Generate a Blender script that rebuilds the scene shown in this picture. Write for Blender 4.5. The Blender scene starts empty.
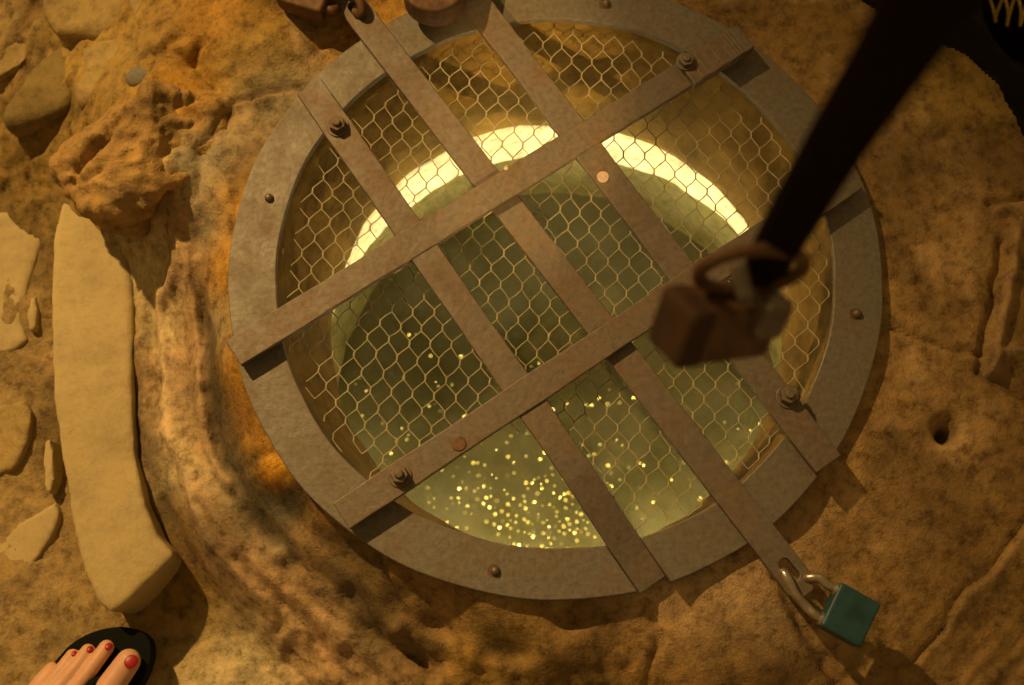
import bpy, bmesh, math, random
import numpy as np
from mathutils import Matrix, Vector

scn = bpy.context.scene
COL = scn.collection
random.seed(7)
rng = np.random.default_rng(11)

# ------------------------------------------------------------------ camera
F = 1300.0                                   # focal length in pixels of the 1024x685 frame
CAM = np.array([-0.041, -0.391, 1.129])
PITCH, ROLL = math.radians(15.9118), math.radians(-1.9866)
cp, sp = math.cos(PITCH), math.sin(PITCH)
cr, sr = math.cos(ROLL), math.sin(ROLL)
ROT = np.array([[1, 0, 0], [0, cp, -sp], [0, sp, cp]]) @ np.array([[cr, -sr, 0], [sr, cr, 0], [0, 0, 1]])
cam_data = bpy.data.cameras.new('camera')
cam = bpy.data.objects.new('camera', cam_data)
COL.objects.link(cam)
cam.matrix_world = Matrix.Translation(Vector(CAM)) @ Matrix(ROT.tolist()).to_4x4()
cam_data.sensor_width = 36.0
cam_data.lens = F / 1024 * 36.0
cam_data.clip_start = 0.02
cam_data.dof.use_dof = True
cam_data.dof.focus_distance = 1.17
cam_data.dof.aperture_fstop = 6.0
scn.camera = cam

# ------------------------------------------------------------------ world, lights, exposure
scn.view_settings.view_transform = 'Standard'
scn.view_settings.look = 'None'
scn.view_settings.exposure = 0.0
scn.view_settings.gamma = 1.0
scn.view_settings.use_curve_mapping = False
world = bpy.data.worlds.new('world')
scn.world = world
world.use_nodes = True
world.node_tree.nodes['Background'].inputs[0].default_value = (1.0, 0.62, 0.22, 1)
world.node_tree.nodes['Background'].inputs[1].default_value = 0.20


def spot(name, loc, target, energy, colour, size, blend, radius):
    d = bpy.data.lights.new(name, 'SPOT')
    d.energy, d.color, d.spot_size, d.spot_blend, d.shadow_soft_size = energy, colour, math.radians(size), blend, radius
    o = bpy.data.objects.new(name, d)
    COL.objects.link(o)
    o.location = loc
    o.rotation_euler = (Vector(target) - Vector(loc)).to_track_quat('-Z', 'Y').to_euler()
    return o


def point(name, loc, energy, colour, radius):
    d = bpy.data.lights.new(name, 'POINT')
    d.energy, d.color, d.shadow_soft_size = energy, colour, radius
    o = bpy.data.objects.new(name, d)
    COL.objects.link(o)
    o.location = loc
    return o


WARM = (1.0, 0.63, 0.24)
spot('ceiling_spot', (-1.25, 1.25, 1.75), (-0.34, -0.32, -0.1), 270, WARM, 45, 1.0, 0.03)
spot('near_spot', (-0.16, -1.15, 1.05), (-0.015, 0.235, -0.07), 130, (1.0, 0.62, 0.20), 8, 0.7, 0.010)
for k, az in enumerate((-150, -130, -110, -90, -70, -50, -30)):
    # small lamps tucked under the lip of the upper stone ring, aimed across at the pale lining
    c_, s_ = math.cos(math.radians(az)), math.sin(math.radians(az))
    spot('well_lamp', (0.006 + .2555 * c_, -0.004 + .2555 * s_, -0.1845), (0.011 - .27 * c_, -.008 - .27 * s_, -.188), 16, (1.0, 0.84, 0.46), 36, 0.8, 0.004)
    point('well_fill_light', (0.006 + .2555 * c_, -0.004 + .2555 * s_, -0.1835), 0.75 if -120 < az < -60 else 0.22, (1.0, 0.84, 0.50), 0.003)  # fill points added to brighten the water and the coin glints


# ------------------------------------------------------------------ pixel -> place
def ray(px, py):
    return ROT @ np.array([(px - 512) / F, -(py - 342.5) / F, -1.0])


def P(px, py, z):
    d = ray(px, py)
    return Vector(CAM + d * ((z - CAM[2]) / d[2]))


def D(px, py, depth):                         # a point at a given depth along the view axis
    return Vector(CAM + ray(px, py) * depth)


# ------------------------------------------------------------------ noise
def _hash(ix, iy, iz, seed):
    h = (ix.astype(np.int64) * 374761393 + iy.astype(np.int64) * 668265263 + iz.astype(np.int64) * 2147483647 + seed * 1274126177) & 0xffffffff
    h = ((h ^ (h >> 13)) * 1274126177) & 0xffffffff
    h = ((h ^ (h >> 16)) * 2246822519) & 0xffffffff
    return ((h ^ (h >> 15)) & 0xffffff) / float(0xffffff)


def vnoise(x, y, z, seed=0):
    fx, fy, fz = np.floor(x), np.floor(y), np.floor(z)
    tx, ty, tz = x - fx, y - fy, z - fz
    tx, ty, tz = [t * t * t * (t * (t * 6 - 15) + 10) for t in (tx, ty, tz)]
    r = 0
    for a in (0, 1):
        for b in (0, 1):
            for c in (0, 1):
                w = (tx if a else 1 - tx) * (ty if b else 1 - ty) * (tz if c else 1 - tz)
                r = r + w * _hash(fx + a, fy + b, fz + c, seed)
    return r * 2 - 1


def fbm(x, y, z=None, scale=1.0, octaves=4, seed=0, ridged=False):
    x = np.asarray(x, float) * scale
    y = np.asarray(y, float) * scale
    z = np.zeros_like(x) if z is None else np.asarray(z, float) * scale
    s, a, tot = 0, 1.0, 0
    for k in range(octaves):
        n = vnoise(x + 17.3 * k, y - 9.1 * k, z + 3.7 * k, seed + k)
        if ridged:
            n = 1 - 2 * np.abs(n)
        s = s + a * n
        tot += a
        a *= 0.5
        x, y, z = x * 2.03, y * 2.03, z * 2.03
    return s / tot


# ------------------------------------------------------------------ materials
def new_mat(name):
    m = bpy.data.materials.new(name)
    m.use_nodes = True
    nt = m.node_tree
    return m, nt, nt.nodes['Principled BSDF'], nt.nodes, nt.links


def noise_node(nt, scale, detail=6, rough=0.6, coord=None):
    n = nt.nodes.new('ShaderNodeTexNoise')
    n.inputs['Scale'].default_value = scale
    n.inputs['Detail'].default_value = detail
    n.inputs['Roughness'].default_value = rough
    if coord is not None:
        nt.links.new(coord, n.inputs['Vector'])
    return n


def ramp(nt, src, stops):
    r = nt.nodes.new('ShaderNodeValToRGB')
    nt.links.new(src, r.inputs[0])
    el = r.color_ramp.elements
    while len(el) < len(stops):
        el.new(0.5)
    for e, (p, c) in zip(el, stops):
        e.position = p
        e.color = (*c, 1) if len(c) == 3 else c
    return r.outputs[0]


def mixc(nt, mode, fac, a, b):
    n = nt.nodes.new('ShaderNodeMix')
    n.data_type = 'RGBA'
    n.blend_type = mode
    for sock, v in ((n.inputs[0], fac), (n.inputs[6], a), (n.inputs[7], b)):
        if hasattr(v, 'links'):
            nt.links.new(v, sock)
        else:
            sock.default_value = v if not isinstance(v, tuple) else (*v, 1)
    return n.outputs[2]


def bump(nt, bsdf, height, strength, dist, prev=None):
    b = nt.nodes.new('ShaderNodeBump')
    b.inputs['Strength'].default_value = strength
    b.inputs['Distance'].default_value = dist
    nt.links.new(height, b.inputs['Height'])
    if prev is not None:
        nt.links.new(prev, b.inputs['Normal'])
    nt.links.new(b.outputs[0], bsdf.inputs['Normal'])
    return b.outputs[0]


def stone_mat(name, base=None, vary=0.45, grain=60, spots=None, rough=0.85, bumpd=0.004, stain=(0.10, 0.06, 0.02), stain_amt=0.5, spec=0.25, gc=1.0, fine=0.0):
    m, nt, bs, nodes, links = new_mat(name)
    co = nodes.new('ShaderNodeNewGeometry').outputs['Position']
    if base is None:
        at = nodes.new('ShaderNodeAttribute')
        at.attribute_name = 'albedo'
        c = at.outputs['Color']
    else:
        rgb = nodes.new('ShaderNodeRGB')
        rgb.outputs[0].default_value = (*base, 1)
        c = rgb.outputs[0]
    n1 = noise_node(nt, 14, 8, 0.65, co)
    lo, hi = 1 - vary, 1 + vary * 0.75
    c = mixc(nt, 'MULTIPLY', 1.0, c, ramp(nt, n1.outputs[0], [(0.30, (lo, lo, lo)), (0.52, (1, 1, 1)), (0.74, (hi, hi, hi * 0.95))]))
    n2 = noise_node(nt, grain, 8, 0.75, co)
    c = mixc(nt, 'MULTIPLY', 1.0, c, ramp(nt, n2.outputs[0], [(0.32, (1 - .38 * gc, 1 - .42 * gc, 1 - .48 * gc)), (0.5, (1, 1, 1)), (0.7, (1 + .25 * gc, 1 + .2 * gc, 1 + .1 * gc))]))
    n3 = noise_node(nt, 7, 7, 0.7, co)
    fac = ramp(nt, n3.outputs[0], [(0.52, (0, 0, 0)), (0.70, (stain_amt,) * 3)])
    c = mixc(nt, 'MIX', fac, c, stain)
    if spots:
        n4 = noise_node(nt, 5.3, 6, 0.7, co)
        fac = ramp(nt, n4.outputs[0], [(0.56, (0, 0, 0)), (0.68, (0.6,) * 3)])
        c = mixc(nt, 'MIX', fac, c, spots)
    links.new(c, bs.inputs['Base Color'])
    bs.inputs['Roughness'].default_value = rough
    bs.inputs['Specular IOR Level'].default_value = spec
    nb = noise_node(nt, grain * 0.8, 10, 0.72, co)
    b1 = bump(nt, bs, nb.outputs[0], 0.7, bumpd)
    vo = nodes.new('ShaderNodeTexVoronoi')
    vo.inputs['Scale'].default_value = 170
    links.new(co, vo.inputs['Vector'])
    pit = ramp(nt, vo.outputs['Distance'], [(0.0, (0, 0, 0)), (0.25, (1, 1, 1))])
    b2 = bump(nt, bs, pit, 0.25, bumpd * 0.5, b1)
    if fine:
        nf = noise_node(nt, 330, 3, 0.8, co)
        bump(nt, bs, nf.outputs[0], fine, 0.003, b2)
    return m


def metal_mat(name, base, rust, amount, rough=0.5, metallic=0.6, bumpd=0.0012, scale=26):
    m, nt, bs, nodes, links = new_mat(name)
    co = nodes.new('ShaderNodeNewGeometry').outputs['Position']
    n1 = noise_node(nt, scale, 8, 0.7, co)
    c = mixc(nt, 'MIX', ramp(nt, n1.outputs[0], [(0.5 - amount * 0.2, (0, 0, 0)), (0.72, (1, 1, 1))]), base, rust)
    n2 = noise_node(nt, 190, 6, 0.7, co)
    c = mixc(nt, 'MULTIPLY', 1.0, c, ramp(nt, n2.outputs[0], [(0.3, (0.72,) * 3), (0.5, (1,) * 3), (0.72, (1.25,) * 3)]))
    links.new(c, bs.inputs['Base Color'])
    bs.inputs['Metallic'].default_value = metallic
    links.new(ramp(nt, n1.outputs[0], [(0.3, (rough - 0.08,) * 3), (0.7, (min(1, rough + 0.2),) * 3)]), bs.inputs['Roughness'])
    n3 = noise_node(nt, 95, 8, 0.7, co)
    bump(nt, bs, n3.outputs[0], 0.5, bumpd)
    return m


def plain_mat(name, col, rough=0.6, spec=0.4, metallic=0.0, vary=0.15, scale=80, bumpd=0.0005, sss=0):
    m, nt, bs, nodes, links = new_mat(name)
    co = nodes.new('ShaderNodeNewGeometry').outputs['Position']
    n1 = noise_node(nt, scale, 6, 0.6, co)
    c = mixc(nt, 'MULTIPLY', 1.0, col, ramp(nt, n1.outputs[0], [(0.3, (1 - vary,) * 3), (0.7, (1 + vary,) * 3)]))
    links.new(c, bs.inputs['Base Color'])
    bs.inputs['Roughness'].default_value = rough
    bs.inputs['Specular IOR Level'].default_value = spec
    bs.inputs['Metallic'].default_value = metallic
    if sss:
        bs.inputs['Subsurface Weight'].default_value = sss
        bs.inputs['Subsurface Radius'].default_value = (0.012, 0.004, 0.002)
        bs.inputs['Subsurface Scale'].default_value = 0.5
    bump(nt, bs, n1.outputs[0], 0.4, bumpd)
    return m


M_GROUND = stone_mat('ground_stone', None, vary=0.5, grain=70, bumpd=0.006, stain=(0.13, 0.085, 0.035), stain_amt=0.45, gc=1.7, fine=0.35)
M_BOULDER = stone_mat('boulder_stone', (0.40, 0.25, 0.085), vary=0.5, grain=55, spots=(0.42, 0.30, 0.15), bumpd=0.007, gc=1.3, fine=0.5)
M_SLAB = stone_mat('slab_limestone', (0.47, 0.37, 0.18), vary=0.22, grain=110, bumpd=0.002, stain=(0.36, 0.26, 0.10), stain_amt=0.5, gc=0.4)
M_BLOCK = stone_mat('block_limestone', (0.36, 0.26, 0.10), vary=0.25, grain=80, bumpd=0.004, stain=(0.30, 0.20, 0.07), stain_amt=0.6)
M_OLIVE = stone_mat('olive_stone', (0.22, 0.16, 0.055), vary=0.35, grain=60, bumpd=0.005, stain=(0.16, 0.11, 0.03))
M_COLLAR = stone_mat('well_stone', (0.19, 0.12, 0.025), vary=0.6, grain=50, bumpd=0.004, stain=(0.15, 0.095, 0.02), spots=(0.42, 0.27, 0.07))  # mottling deepened to stand in for bar shadows and light patches on the wall
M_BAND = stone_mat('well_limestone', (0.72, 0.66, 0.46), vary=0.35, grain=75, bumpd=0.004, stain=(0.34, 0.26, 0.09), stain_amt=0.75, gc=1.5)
M_BOTTOM = stone_mat('well_bed', (0.075, 0.072, 0.020), vary=0.5, grain=60, bumpd=0.006, stain=(0.05, 0.05, 0.012))
M_IRON = metal_mat('flat_iron', (0.175, 0.155, 0.12), (0.17, 0.125, 0.075), 0.25, rough=0.52, metallic=0.45)
M_IRON2 = metal_mat('brown_iron', (0.165, 0.136, 0.104), (0.18, 0.115, 0.065), 0.3, rough=0.5, metallic=0.45)
M_RUST = metal_mat('rusty_iron', (0.17, 0.09, 0.04), (0.08, 0.04, 0.016), 0.6, rough=0.6, metallic=0.35, scale=40)
M_SHADED_RUST = metal_mat('shaded_rusty_iron', (0.045, 0.022, 0.010), (0.09, 0.04, 0.016), 0.4, rough=0.75, metallic=0.2, scale=40)  # darker rust, carries the shade on the dangling lock's left end
M_BOLT = metal_mat('bolt_iron', (0.19, 0.155, 0.115), (0.14, 0.09, 0.05), 0.6, rough=0.5, metallic=0.5)
M_RIVET = metal_mat('pale_rivet_metal', (0.62, 0.50, 0.40), (0.55, 0.38, 0.26), 0.4, rough=0.55, metallic=0.3)
M_WIRE = metal_mat('galvanised_wire', (0.46, 0.39, 0.25), (0.36, 0.28, 0.14), 0.5, rough=0.5, metallic=0.35)
M_COIN = metal_mat('coin_metal', (0.88, 0.80, 0.60), (0.66, 0.52, 0.28), 0.3, rough=0.18, metallic=1.0, bumpd=0.0005)
M_TEAL = plain_mat('teal_enamel', (0.016, 0.062, 0.070), 0.45, 0.5, 0.0, 0.35, 60, 0.0004)
M_STEEL = metal_mat('steel_shackle', (0.55, 0.49, 0.40), (0.40, 0.28, 0.16), 0.4, rough=0.3, metallic=0.9)
M_BLACK = plain_mat('black_leather', (0.010, 0.005, 0.004), 0.9, 0.08, 0.0, 0.3, 200)
M_FOAM = plain_mat('black_foam', (0.006, 0.007, 0.005), 0.85, 0.12, 0.0, 0.3, 300)
M_SKIN = plain_mat('skin', (0.60, 0.33, 0.20), 0.5, 0.4, 0.0, 0.06, 60, 0.0005, sss=0.15)
M_NAIL = plain_mat('red_nail_polish', (0.30, 0.005, 0.010), 0.38, 0.4, 0.0, 0.05, 40, 0.0)
M_PEBBLE = stone_mat('grey_pebble', (0.20, 0.19, 0.14), vary=0.2, grain=90, bumpd=0.001)
M_STRAW = plain_mat('straw', (0.80, 0.55, 0.16), 0.6, 0.3, 0.0, 0.3, 150)
M_OCHRE = stone_mat('ochre_stone', (0.60, 0.30, 0.035), vary=0.25, grain=70, bumpd=0.003, stain=(0.4, 0.2, 0.03))


# ------------------------------------------------------------------ object helpers
def link(name, me, mat=None, parent=None, smooth=True):
    o = bpy.data.objects.new(name, me)
    COL.objects.link(o)
    if mat:
        me.materials.append(mat)
    if smooth:
        me.polygons.foreach_set('use_smooth', [True] * len(me.polygons))
    if parent:
        o.parent = parent
    return o


def from_bm(name, bm, mat=None, parent=None, smooth=False):
    me = bpy.data.meshes.new(name)
    bmesh.ops.recalc_face_normals(bm, faces=bm.faces)
    bm.to_mesh(me)
    bm.free()
    o = link(name, me, mat, parent, smooth)
    return o


def tag(o, label, cat, group=None):
    o['label'], o['category'] = label, cat
    if group:
        o['group'] = group
    return o


def struct(o):
    o['kind'] = 'structure'
    return o


def empty(name, loc, label, cat, group=None):
    o = bpy.data.objects.new(name, None)
    COL.objects.link(o)
    o.location = loc
    o.empty_display_size = 0.02
    return tag(o, label, cat, group)


def adopt(o, parent):                         # parts are built in world space; keep them there under an Empty
    o.parent = parent
    o.matrix_parent_inverse = Matrix.Translation(parent.location).inverted() if parent.type == 'EMPTY' else Matrix()
    return o


def bevel_mod(o, w, seg=2):
    b = o.modifiers.new('bevel', 'BEVEL')
    b.width, b.segments, b.limit_method, b.angle_limit = w, seg, 'ANGLE', math.radians(40)
    return o


def bake(o):                                  # turn modifiers into plain mesh
    dg = bpy.context.evaluated_depsgraph_get()
    dg.update()
    me = bpy.data.meshes.new_from_object(o.evaluated_get(dg), depsgraph=dg)
    o.modifiers.clear()
    old = o.data
    o.data = me
    me.name = o.name
    bpy.data.meshes.remove(old)
    return o


def tube_bm(bm, pts, radii, seg=10, cap=True, closed=False):
    pts = [Vector(p) for p in pts]
    if not hasattr(radii, '__len__'):
        radii = [radii] * len(pts)
    n = len(pts)
    rings, up = [], None
    for i, p in enumerate(pts):
        a = pts[(i - 1) % n] if (closed or i > 0) else p
        b = pts[(i + 1) % n] if (closed or i < n - 1) else p
        t = (b - a).normalized()
        if up is None:
            up = t.orthogonal().normalized()
        up = (up - t * up.dot(t)).normalized()
        s = t.cross(up)
        rings.append([bm.verts.new(p + (up * math.cos(2 * math.pi * k / seg) + s * math.sin(2 * math.pi * k / seg)) * radii[i]) for k in range(seg)])
    for i in range(n if closed else n - 1):
        A, B = rings[i], rings[(i + 1) % n]
        for k in range(seg):
            bm.faces.new((A[k], A[(k + 1) % seg], B[(k + 1) % seg], B[k]))
    if cap and not closed:
        bm.faces.new(rings[0][::-1])
        bm.faces.new(rings[-1])


def smooth_path(pts, n=8):
    pts = [Vector(p) for p in pts]
    out = []
    for i in range(len(pts) - 1):
        p0, p1, p2, p3 = pts[max(i - 1, 0)], pts[i], pts[i + 1], pts[min(i + 2, len(pts) - 1)]
        for k in range(n):
            t = k / n
            out.append(0.5 * ((2 * p1) + (p2 - p0) * t + (2 * p0 - 5 * p1 + 4 * p2 - p3) * t * t + (3 * p1 - p0 - 3 * p2 + p3) * t ** 3))
    out.append(pts[-1])
    return out


def ball_bm(bm, c, r, scale=(1, 1, 1), rot=None, sub=3):
    mat = Matrix.Translation(Vector(c)) @ (rot.to_4x4() if rot else Matrix()) @ Matrix.Diagonal((r * scale[0], r * scale[1], r * scale[2], 1))
    bmesh.ops.create_icosphere(bm, subdivisions=sub, radius=1, matrix=mat)


def capsule_bm(bm, pts, radii, seg=16):
    tube_bm(bm, pts, radii, seg)
    for p, r in zip(pts, radii):
        ball_bm(bm, p, r * 1.0, sub=3)


def remesh(o, voxel, smooth=4, fac=0.5):
    m = o.modifiers.new('remesh', 'REMESH')
    m.mode, m.voxel_size = 'VOXEL', voxel
    if smooth:
        s = o.modifiers.new('smooth', 'SMOOTH')
        s.iterations, s.factor = smooth, fac
    bake(o)
    o.data.polygons.foreach_set('use_smooth', [True] * len(o.data.polygons))
    return o


def displace(o, layers):
    """push vertices along their normals by layered noise: (scale, amplitude, ridged, seed)"""
    me = o.data
    n = len(me.vertices)
    co = np.empty(n * 3)
    me.vertices.foreach_get('co', co)
    co = co.reshape(n, 3)
    no = np.empty(n * 3)
    me.vertices.foreach_get('normal', no)
    no = no.reshape(n, 3)
    d = sum(a * fbm(co[:, 0], co[:, 1], co[:, 2], s, 4, sd, rg) for s, a, rg, sd in layers)
    me.vertices.foreach_set('co', (co + no * d[:, None]).ravel())
    me.update()
    return o


def plate_bm(bm, outline, holes, z0, z1):
    """flat plate from 2-D loops, with through holes"""
    es = []
    for loop in [outline] + holes:
        vs = [bm.verts.new((x, y, z0)) for x, y in loop]
        es += [bm.edges.new((vs[i], vs[(i + 1) % len(vs)])) for i in range(len(vs))]
    r = bmesh.ops.triangle_fill(bm, use_beauty=True, use_dissolve=False, edges=es)
    fs = [f for f in r['geom'] if isinstance(f, bmesh.types.BMFace)]
    e = bmesh.ops.extrude_face_region(bm, geom=fs)
    bmesh.ops.translate(bm, verts=[v for v in e['geom'] if isinstance(v, bmesh.types.BMVert)], vec=(0, 0, z1 - z0))


# ------------------------------------------------------------------ ground
SAND, PALE, ROCK = (.36, .255, .105), (.62, .50, .27), (.36, .225, .085)
ORANGE, DARK, GREY = (.50, .27, .05), (.15, .105, .045), (.34, .275, .16)
PINK, OCHRE, BROWN = (.46, .31, .155), (.36, .235, .065), (.27, .165, .055)
MORTAR = (.42, .30, .15)
CTRL = [  # px, py, z, colour
    (884, 275, -.010, ROCK), (866, 180, -.012, ROCK), (770, 30, -.012, BROWN), (660, -12, -.012, BROWN), (560, -40, -.012, BROWN),
    (450, -30, -.012, OCHRE), (360, 35, -.012, ORANGE), (298, 90, -.014, GREY), (238, 200, -.020, ORANGE), (224, 280, -.022, ORANGE),
    (232, 370, -.028, ORANGE), (262, 450, -.032, ORANGE), (318, 520, -.024, BROWN), (390, 575, -.021, BROWN), (480, 602, -.016, ROCK),
    (570, 610, -.016, ROCK), (660, 598, -.015, PINK), (750, 556, -.013, PINK), (842, 460, -.011, ROCK),
    (556, 290, -.02, ROCK), (400, 290, -.03, ROCK), (700, 290, -.02, ROCK), (556, 150, -.015, ROCK), (556, 450, -.03, ROCK),
    # right side of the curb
    (950, 200, -.014, ROCK), (960, 100, -.015, OCHRE), (1010, 170, -.02, ROCK), (1020, 300, -.02, BROWN), (960, 440, -.022, ROCK),
    (910, 380, -.016, ROCK), (1030, 480, -.028, BROWN), (890, 520, -.028, ROCK), (850, 560, -.040, ROCK), (930, 590, -.045, BROWN),
    (1000, 620, -.055, BROWN), (900, 690, -.065, BROWN), (1040, 700, -.07, ROCK), (780, 625, -.024, PINK), (720, 605, -.018, PINK),
    (760, 680, -.034, BROWN), (700, 670, -.035, ROCK), (640, 640, -.030, ROCK), (560, 650, -.026, BROWN), (480, 645, -.048, OCHRE),
    (440, 620, -.050, ROCK), (420, 690, -.085, ROCK), (600, 740, -.09, BROWN), (800, 760, -.09, BROWN),
    # rock falling away at lower left
    (340, 565, -.052, DARK), (300, 515, -.048, DARK), (280, 480, -.040, DARK), (282, 560, -.088, PINK), (330, 620, -.10, PINK), (375, 620, -.068, DARK),
    (360, 680, -.125, PINK), (255, 510, -.082, GREY), (250, 590, -.13, PINK), (305, 660, -.165, PINK), (215, 560, -.14, PINK), (228, 540, -.12, PINK),
    (192, 500, -.13, PINK), (205, 590, -.195, OCHRE), (170, 620, -.22, OCHRE), (250, 640, -.205, PALE), (270, 690, -.21, PALE),  # pale floor stone, lightened to carry the lit patch past the slab's shadow
    (200, 685, -.215, PALE), (150, 660, -.225, SAND), (240, 720, -.22, PALE), (330, 740, -.20, OCHRE),
    # slope left of the ring
    (205, 230, -.055, GREY), (190, 262, -.070, PINK), (180, 225, -.052, PINK), (170, 172, -.026, GREY), (186, 150, -.018, GREY), (200, 190, -.030, GREY), (166, 212, -.062, PINK), (163, 250, -.098, PALE), (165, 282, -.108, PALE), (214, 320, -.062, GREY), (222, 400, -.068, DARK), (240, 450, -.064, DARK), (203, 330, -.088, PINK),
    (187, 350, -.115, PINK), (205, 440, -.10, PINK), (222, 480, -.095, GREY), (165, 330, -.135, PALE), (166, 420, -.135, MORTAR), (178, 470, -.14, PALE),
    (143, 350, -.150, MORTAR), (145, 450, -.154, MORTAR), (152, 400, -.155, MORTAR), (162, 520, -.180, SAND), (90, 300, -.22, SAND), (90, 450, -.22, SAND), (110, 560, -.22, SAND),
    (36, 300, -.195, SAND), (20, 420, -.19, SAND), (30, 520, -.195, SAND), (60, 600, -.20, SAND), (20, 650, -.20, SAND), (90, 640, -.205, SAND),
    (-60, 300, -.19, SAND), (-60, 500, -.19, SAND), (-60, 700, -.20, SAND), (60, 760, -.2, SAND),
    # upper left rock
    (190, 190, -.035, GREY), (222, 150, -.02, GREY), (182, 110, -.010, ORANGE), (230, 60, -.006, OCHRE), (285, 40, -.010, OCHRE), (205, 20, -.004, ORANGE),
    (152, 45, -.025, OCHRE), (122, 82, -.035, OCHRE), (100, 120, -.065, OCHRE), (72, 150, -.11, OCHRE), (30, 185, -.175, OCHRE), (10, 150, -.155, OCHRE),
    (45, 90, -.130, OCHRE), (10, 40, -.130, SAND), (75, 20, -.100, OCHRE), (120, 10, -.08, OCHRE), (0, -30, -.15, OCHRE), (300, -50, -.01, BROWN), (160, -50, -.02, OCHRE), (-60, 100, -.17, OCHRE),
]
cpts = np.array([list(P(a, b, z)) for a, b, z, _ in CTRL])
ccol = np.array([c for *_, c in CTRL])


def rbf(pts, vals, q, c):
    d = np.sqrt(((pts[:, None, :2] - pts[None, :, :2]) ** 2).sum(-1) + c * c)
    n = len(pts)
    A = np.zeros((n + 1, n + 1))
    A[:n, :n] = d - 1e-4 * np.eye(n)
    A[:n, n] = A[n, :n] = 1
    b = np.zeros((n + 1, vals.shape[1]))
    b[:n] = vals
    w = np.linalg.solve(A, b)
    out = np.empty((len(q), vals.shape[1]))
    for i in range(0, len(q), 20000):
        s = q[i:i + 20000]
        dd = np.sqrt(((s[:, None, :2] - pts[None, :, :2]) ** 2).sum(-1) + c * c)
        out[i:i + 20000] = dd @ w[:n] + w[n]
    return out


def poly_dist(x, y, pl):
    """distance to a polyline and signed side (positive on its left)"""
    best = np.full(x.shape, 1e9)
    side = np.zeros_like(x)
    for a, b in zip(pl[:-1], pl[1:]):
        ax, ay, bx, by = a[0], a[1], b[0], b[1]
        L = (bx - ax) ** 2 + (by - ay) ** 2
        t = np.clip(((x - ax) * (bx - ax) + (y - ay) * (by - ay)) / L, 0, 1)
        d = np.hypot(x - ax - t * (bx - ax), y - ay - t * (by - ay))
        s = (bx - ax) * (y - ay) - (by - ay) * (x - ax)
        m = d < best
        best = np.where(m, d, best)
        side = np.where(m, np.sign(s), side)
    return best, side


def sstep(t):
    t = np.clip(t, 0, 1)
    return t * t * (3 - 2 * t)


STEP = 0.0032
xs = np.arange(-0.72, 1.10, STEP)
xs = np.concatenate([np.arange(-2.7, xs[0] - .03, .06), xs, np.arange(xs[-1] + .05, 2.7, .06)])     # coarse far surroundings
ys = np.arange(-0.56, 1.05, STEP)
ys = np.concatenate([np.arange(-2.7, ys[0] - .03, .06), ys, np.arange(ys[-1] + .05, 2.7, .06)])
X, Y = np.meshgrid(xs, ys)
q = np.stack([X.ravel(), Y.ravel()], 1)
qc = np.clip(q, [-.72, -.56], [1.10, 1.05])
H = rbf(cpts, cpts[:, 2:3], qc, 0.012)[:, 0]
K = np.clip(rbf(cpts, ccol, qc, 0.02), 0.03, 0.75)
x, y = q[:, 0], q[:, 1]
wx = x + 0.010 * fbm(x, y, None, 22, 3, 50)
wy = y + 0.010 * fbm(x, y, None, 22, 3, 60)
rr = np.hypot(x, y)
leftness = sstep((-x - 0.0) / 0.30 + 0.25 * sstep((-y - .2) / .15))
rough = 0.0012 + 0.0055 * leftness
slope = sstep((-H - .035) / .03) * sstep((.20 + H) / .03)
th = np.arctan2(y, -x)
H += rough * fbm(x, y, None, 16, 5, 1) * 1.6 + rough * 0.35 * fbm(x, y, None, 60, 4, 5)
H += slope * 0.013 * fbm(rr * 2.2 + 0.02 * fbm(x, y, None, 15, 3, 70), th * .12, None, 26, 4, 9)
low = sstep((rr - .31) / .06) * sstep((-y - .26) / .05) * sstep((x + .33) / .06) * sstep((.10 - x) / .1)
H += low * 0.016 * fbm(wx * 1.0 + .5 * wy, wy - .5 * wx, None, 24, 5, 21)
top_left = sstep((y - .12) / .06) * sstep((-x - .25) / .05)
H += top_left * 0.012 * fbm(wx, wy, None, 18, 5, 41)


def groove(pts, z, depth, width, col=None, amt=0.8):
    """a crack (depth>0) or a raised seam (depth<0) along a line in the stone"""
    global H, K
    d, _ = poly_dist(wx, wy, [P(a, b, z) for a, b in pts])
    g = np.exp(-(d / width) ** 2)
    H -= depth * g
    if col is not None:
        K += (np.array(col) - K) * (amt * g)[:, None]


def ledge(pts, z, drop, soft=0.006):
    """the ground drops on the left-hand side of the line"""
    global H
    d, s = poly_dist(wx, wy, [P(a, b, z) for a, b in pts])
    H -= drop * sstep((d * s + .003) / (2 * soft))


def blot(px, py, z, r, dz, col=None, amt=1.0, sharp=2):
    global H, K
    c = P(px, py, z)
    g = np.exp(-(np.hypot(wx - c[0], wy - c[1]) / r) ** sharp)
    H += dz * g
    if col is not None:
        K += (np.array(col) - K) * (amt * g)[:, None]


# cracks, seams and chips of the curb
groove([(882, 327), (905, 333), (940, 343), (985, 352)], -.015, .006, .0026)
groove([(885, 331), (906, 337), (940, 347), (985, 357)], -.015, -.0025, .003, PINK, .5)
groove([(1035, 500), (1005, 540), (960, 600), (915, 672), (905, 700)], -.04, .004, .003)
groove([(1040, 506), (1009, 546), (964, 606), (919, 678)], -.04, -.0015, .005, PINK, .4)
groove([(1012, 232), (1010, 275), (1000, 310), (990, 345), (985, 372)], -.02, -.012, .006, PINK, .7)
groove([(1002, 240), (1000, 270), (992, 305), (982, 340), (978, 370)], -.02, .012, .005)
groove([(990, 212), (1005, 208), (1030, 210)], -.02, -.010, .006, PINK, .7)
groove([(985, 204), (1030, 200)], -.02, .010, .004)
groove([(985, 362), (1010, 352), (1035, 356)], -.02, -.008, .007, PINK, .6)
groove([(985, 378), (1005, 385), (1030, 402)], -.02, .008, .004)
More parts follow.
